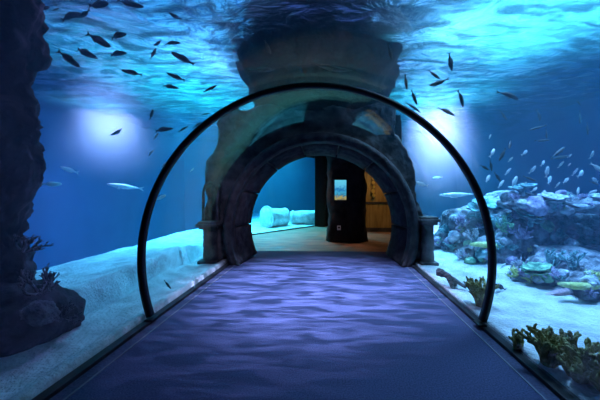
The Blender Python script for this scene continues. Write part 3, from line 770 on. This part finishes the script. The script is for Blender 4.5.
for t, h_, Y, lab, hs in [
 ((449, 52), (452, 71), 4.0, 'dark fish nosing straight down, top of the right-hand shoal', .95),
 ((428, 70), (440, 79), 4.1, 'small dark fish slanting down just above the long slanting fish', .9),
 ((449, 79), (429, 86), 3.9, 'large dark fish facing left in the middle of the right-hand shoal', .85),
 ((405, 74), (407, 90), 4.3, 'dark fish nosing down, nearest the tunnel in the right-hand shoal', .8),
 ((411, 89), (417, 105), 4.3, 'dark fish nosing down just outside the arch ring', .75),
 ((458, 89), (464, 107), 4.1, 'dark fish nosing down below and right of the large left-facing fish', .8),
 ((437, 107), (455, 115), 4.2, 'dark fish slanting down just over the right lamp glow', .75),
 ((405, 102), (421, 112), 4.2, 'slim dark fish touching the arch ring at its upper right', .5),
 ((497, 91), (520, 99), 3.9, 'large lone dark fish right of the shoal under the bright ripples', .7),
 ((500, 110), (507, 120), 6.2, 'dim small fish below the large lone fish', .6),
 ((537, 109), (541, 121), 5.6, 'dark fish nosing down above the school, right of the dim small fish', .7),
 ((547, 125), (529, 130), 5.4, 'dark slim fish facing left over the school', .5),
 ((576, 100), (581, 105), 5.8, 'tiny dark fish near the dim upper corner on the right', .7),
 ((580, 110), (580, 124), 6.4, 'dim upright fish near the edge of the view, higher of two', .5),
 ((587, 122), (588, 135), 6.4, 'dim upright fish near the edge of the view, lower of two', .5),
 ((534, 141), (550, 140), 5.4, 'dark level fish facing right at the top of the school', .6),
 ((546, 128), (547, 139), 6.3, 'dim upright fish between the two dark slim fish over the school', .6),
 ((511, 140), (509, 149), 5.5, 'small dark upright fish at the left of the school', .9),
 ((506, 148), (499, 161), 5.0, 'dark steep fish leading the left edge of the school', .85),
 ((551, 158), (565, 147), 5.0, 'large dark fish slanting up through the school', .7),
 ((550, 159), (569, 156), 5.3, 'dark level fish just under the large slanting one in the school', .6),
 ((480, 165), (489, 170), 5.4, 'small dark fish just right of the arch ring at the school edge', .9),
 ((490, 160), (492, 171), 5.7, 'dark upright fish beside the arch ring at the school edge', .9),
 ((494, 172), (501, 182), 5.7, 'dark fish nosing down to the reef at the school edge', .8),
 ((523, 176), (536, 181), 5.2, 'dark fish slanting down in the lower middle of the school', .8),
 ((525, 193), (537, 197), 5.3, 'dark fish skimming the reef top under the school', .8),
 ((589, 181), (600, 185), 4.8, 'dark fish at the edge of the view under the bright white one', .8),
 ((562, 203), (580, 208), 4.7, 'dark fish lying along the front of the flat reef shelf', .65),
 ((506, 290), (495, 284), 4.0, 'dark fish low over the white sand right of the arch ring', 1.1),
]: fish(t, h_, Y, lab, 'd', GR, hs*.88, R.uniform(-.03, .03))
for t, h_, Y, lab, hs in [
 ((428, 186), (416, 182), 6.5, 'white fish just right of the stone archway, facing it', 1.1),
 ((443, 177), (432, 178), 8.5, 'dim pale fish under the right lamp glow', .7),
 ((478, 194), (438, 195), 7.5, 'long white shark-like fish gliding behind the arch ring', .38),
 ((591, 163), (603, 172), 4.3, 'bright white fish at the right edge of the view', .9),
 ((514, 296), (527, 305), 4.3, 'pale fish close over the white sand, right of the dark one', .6),
 ((500, 269), (506, 263), 5.0, 'pale fish near the sand edge by the green layered coral', 1.0),
 ((541, 248), (533, 245), 5.0, 'teal-lit pale fish under the upright reef rock', .9),
]: fish(t, h_, Y, lab, 'p', 'pale fish on the right side', hs)
PS = [(522, 155, 528, 150, 'pale fish alone in the open water at the top of the school'), (529, 174, 536, 166, 'pale oval fish in the middle of the school, slanting up'), (505, 175, 511, 168, 'pale round fish left of the middle of the school'),
 (546, 178, 548, 166, 'pale upright fish right of the middle of the school'), (558, 168, 564, 161, 'pale fish below the large dark slanting fish'), (590, 159, 594, 151, 'pale upright fish near the edge of the view over the shelf'),
 (572, 176, 578, 168, 'left one of a slanting pair of pale fish over the shelf'), (578, 177, 584, 170, 'right one of a slanting pair of pale fish over the shelf'), (490, 157, 495, 148, 'pale upright fish topmost beside the arch ring'),
 (512, 188, 517, 176, 'pale upright fish just over the reef top, left of the school'), (489, 139, 491, 134, 'tiny pale fish above the rest beside the arch ring'), (548, 184, 551, 176, 'pale fish close under the pale upright one'),
 (555, 188, 560, 182, 'pale fish over the middle of the reef top'), (586, 196, 597, 190, 'pale fish just above the far end of the flat shelf'), (531, 192, 538, 187, 'pale fish sinking to the reef top beside the dark skimming fish'),
 (542, 197, 546, 190, 'pale fish nosing up from the reef over the lavender mound'), (577, 196, 579, 187, 'pale upright fish over the far half of the shelf'), (567, 158, 572, 154, 'small pale fish right of the dark level fish in the school'),
 (498, 188, 504, 180, 'pale fish low over the reef beside the arch ring'), (486, 182, 490, 175, 'pale small fish touching the arch ring above the reef'), (568, 166, 571, 163, 'tiniest pale fish in the middle right of the school'),
 (521, 186, 527, 182, 'pale fish below the dark fish slanting down'), (541, 166, 545, 160, 'small pale fish above the pale upright one'), (508, 162, 513, 157, 'small pale fish beside the dark steep fish'),
 (598, 182, 592, 178, 'small pale fish right under the bright white fish'), (493, 198, 499, 194, 'pale fish at reef height beside the arch ring'), (563, 183, 569, 178, 'pale fish below the slanting pair over the shelf')]
for i, (a, b, c_, d_, lab) in enumerate(PS): fish((a, b), (c_, d_), 5.3+.9*R.random(), lab, 'p', GS, (.95, 1.15)[i % 2], R.uniform(-.05, .05), full=False)

# ------------------------------------------------------------------ light
def lamp(kind, name, loc, color, power, target=None, **kw):
    l = bpy.data.lights.new(name, kind); l.color = color; l.energy = power
    for k, v in kw.items(): setattr(l, k, v)
    o = bpy.data.objects.new(name, l); COL.objects.link(o); o.location = loc
    if target is not None: o.rotation_euler = (Vector(target)-Vector(loc)).to_track_quat('-Z', 'Y').to_euler()
    return o
CY = (.08, .74, .95); LAV = (.42, .52, 1.0)
lamp('AREA', 'tank lamp left', (-3.9, 7.0, 6.8), (.07, .69, .95), 230, (-3.7, 6.2, 0), size=2.4, spread=math.radians(75))
lamp('AREA', 'tank lamp left far', (-3.6, 9.0, 6.8), CY, 480, (-3.4, 8.8, 0), size=2.6, spread=math.radians(90))
lamp('AREA', 'tank lamp right', (3.7, 5.0, 6.8), (.34, .62, 1.0), 760, (3.6, 4.5, 0), size=2.2, spread=math.radians(75))
lamp('AREA', 'tank lamp right far', (3.2, 8.8, 6.8), (.20, .68, 1.0), 430, (3.0, 8.4, 0), size=2.4, spread=math.radians(80))
lamp('AREA', 'tank lamp back', (-2.4, 12.8, 3.9), CY, 650, (-2.2, 12.2, 0), size=2.0, spread=math.radians(130))
lamp('AREA', 'small lamp right', (2.38, 5.08, 4.62), (.75, .72, 1), 45, (2.38, 5.0, 0), size=.45)
lamp('AREA', 'small lamp left', (-2.0, 6.4, 5.3), (.62, .42, 1), 420, (-2.0, 6.2, 0), size=.8)
def haze(px, py, Y, r, dens, pw_, label):
    """a soft cloud of fine bubbles under a floodlight"""
    c_ = at(px, py, Y); bm = bmesh.new(); bmesh.ops.create_icosphere(bm, subdivisions=3, radius=1)
    h = fin('haze', bm, haze_mat(dens), loc=c_); h.scale = r; tag(h, label, 'haze', kind='stuff')
    lamp('AREA', 'flood', (c_.x, c_.y, ZS-.12), (.95, .70, 1), pw_, (c_.x, c_.y-.02, 0), size=1.5, spread=math.radians(105))
    lamp('AREA', 'surface fill', (c_.x, c_.y-.4, ZS+1.0), (.75, .65, 1), pw_*.45, (c_.x, c_.y-.4, 0), size=1.2, spread=math.radians(110))  # extra fill added to brighten the water surface over the haze
def haze_mat(dens):  # soft-edged volume that shapes the added glow
    m, nt, N, L = nm('glow haze'); N.remove(N['Principled BSDF']); out = N['Material Output']
    tc = N.new('ShaderNodeTexCoord'); g = N.new('ShaderNodeTexGradient'); g.gradient_type = 'SPHERICAL'; L.new(tc.outputs['Object'], g.inputs['Vector'])
    p = N.new('ShaderNodeMath'); p.operation = 'POWER'; p.inputs[1].default_value = 1.7; L.new(g.outputs['Fac'], p.inputs[0])
    mu = N.new('ShaderNodeMath'); mu.operation = 'MULTIPLY'; mu.inputs[1].default_value = dens; L.new(p.outputs[0], mu.inputs[0])
    sc = N.new('ShaderNodeVolumeScatter'); sc.inputs['Color'].default_value = (.95, .88, 1, 1); L.new(mu.outputs[0], sc.inputs['Density']); L.new(sc.outputs[0], out.inputs['Volume'])
    return m
haze(110, 130, 9.6, (3.0, 1.6, 2.0), .34, 230, 'pale haze added for the floodlight glow in the left water')
haze(437, 146, 9.6, (1.55, 1.5, 2.2), .46, 360, 'pale haze added for the floodlight glow in the right water')
lamp('AREA', 'cyan beam left', (-4.0, 9.6, ZS-.2), CY, 420, (-4.0, 9.5, 0), size=2.0, spread=math.radians(90))
lamp('AREA', 'cyan beam right', (2.9, 8.4, ZS-.2), CY, 200, (2.9, 8.3, 0), size=1.6, spread=math.radians(90))

def gobo(o, scale, lo, hi, stretch=(1, 1, 1), dark=.22):
    """a ripple pattern in the lamp's beam"""
    l = o.data; l.use_nodes = True; nt = l.node_tree; N, L = nt.nodes, nt.links; e = N['Emission']
    tc = N.new('ShaderNodeTexCoord'); mp = N.new('ShaderNodeMapping'); mp.inputs['Scale'].default_value = stretch; mp.inputs['Rotation'].default_value = (0, 0, .22)
    sx = N.new('ShaderNodeSeparateXYZ'); L.new(tc.outputs['Normal'], sx.inputs[0]); cb = N.new('ShaderNodeCombineXYZ')
    for ax in 'XY':
        dv = N.new('ShaderNodeMath'); dv.operation = 'DIVIDE'; L.new(sx.outputs[ax], dv.inputs[0]); L.new(sx.outputs['Z'], dv.inputs[1]); L.new(dv.outputs[0], cb.inputs[ax])
    L.new(cb.outputs[0], mp.inputs['Vector'])
    n = N.new('ShaderNodeTexNoise'); n.inputs['Scale'].default_value = scale; n.inputs['Detail'].default_value = 3; n.inputs['Distortion'].default_value = .9
    L.new(mp.outputs['Vector'], n.inputs['Vector'])
    r = N.new('ShaderNodeMapRange'); r.inputs['From Min'].default_value = lo; r.inputs['From Max'].default_value = hi; r.inputs['To Min'].default_value = dark
    L.new(n.outputs['Fac'], r.inputs['Value']); L.new(r.outputs['Result'], e.inputs['Strength'])
o = lamp('SPOT', 'tunnel beam', (.0, 4.3, 2.45), LAV, 2300, (.0, 4.4, 0), spot_size=math.radians(88), spot_blend=.7, shadow_soft_size=0)  # unseen spots under the vault, added for the rippled light on the carpet
gobo(o, 4.6, .40, .68, (1, 4, 1), .12)
o = lamp('SPOT', 'tunnel beam near', (-.45, 3.0, 2.45), LAV, 300, (-.45, 3.1, 0), spot_size=math.radians(72), spot_blend=1, shadow_soft_size=0)
gobo(o, 4.6, .44, .72, (1, 4, 1), .08)
lamp('SPOT', 'arch fill', (-.5, 3.3, 2.4), (.6, .55, 1), 90, (-2.1, 5.5, 1.1), spot_size=math.radians(50), spot_blend=1, shadow_soft_size=0)  # unseen fill added to brighten the archway's lower left
o = lamp('SPOT', 'lobby lamp', (2.0, 8.9, 2.8), (1, .62, .30), 70, (1.6, 10.0, 0), spot_size=math.radians(120), spot_blend=1, shadow_soft_size=.02)
o = lamp('SPOT', 'lobby floor lamp', (-1.0, 8.6, 2.8), (1, .58, .40), 270, (-.6, 8.4, 0), spot_size=math.radians(110), spot_blend=1, shadow_soft_size=.02)
gobo(o, 4, .42, .68, (1, 4, 1))

w = bpy.data.worlds.new('world'); scene.world = w; w.use_nodes = True
w.node_tree.nodes['Background'].inputs[0].default_value = (.03, .12, .30, 1); w.node_tree.nodes['Background'].inputs[1].default_value = .03

scene.view_settings.view_transform = 'Standard'; scene.view_settings.look = 'None'; scene.view_settings.exposure = .1; scene.view_settings.gamma = 1
scene.view_settings.use_curve_mapping = False
c = scene.cycles
c.max_bounces = 8; c.diffuse_bounces = 3; c.glossy_bounces = 4; c.transmission_bounces = 4; c.transparent_max_bounces = 24; c.volume_bounces = 1
c.use_denoising = True; c.sample_clamp_indirect = 4; c.sample_clamp_direct = 0; c.caustics_reflective = True; c.caustics_refractive = False; c.blur_glossy = .5
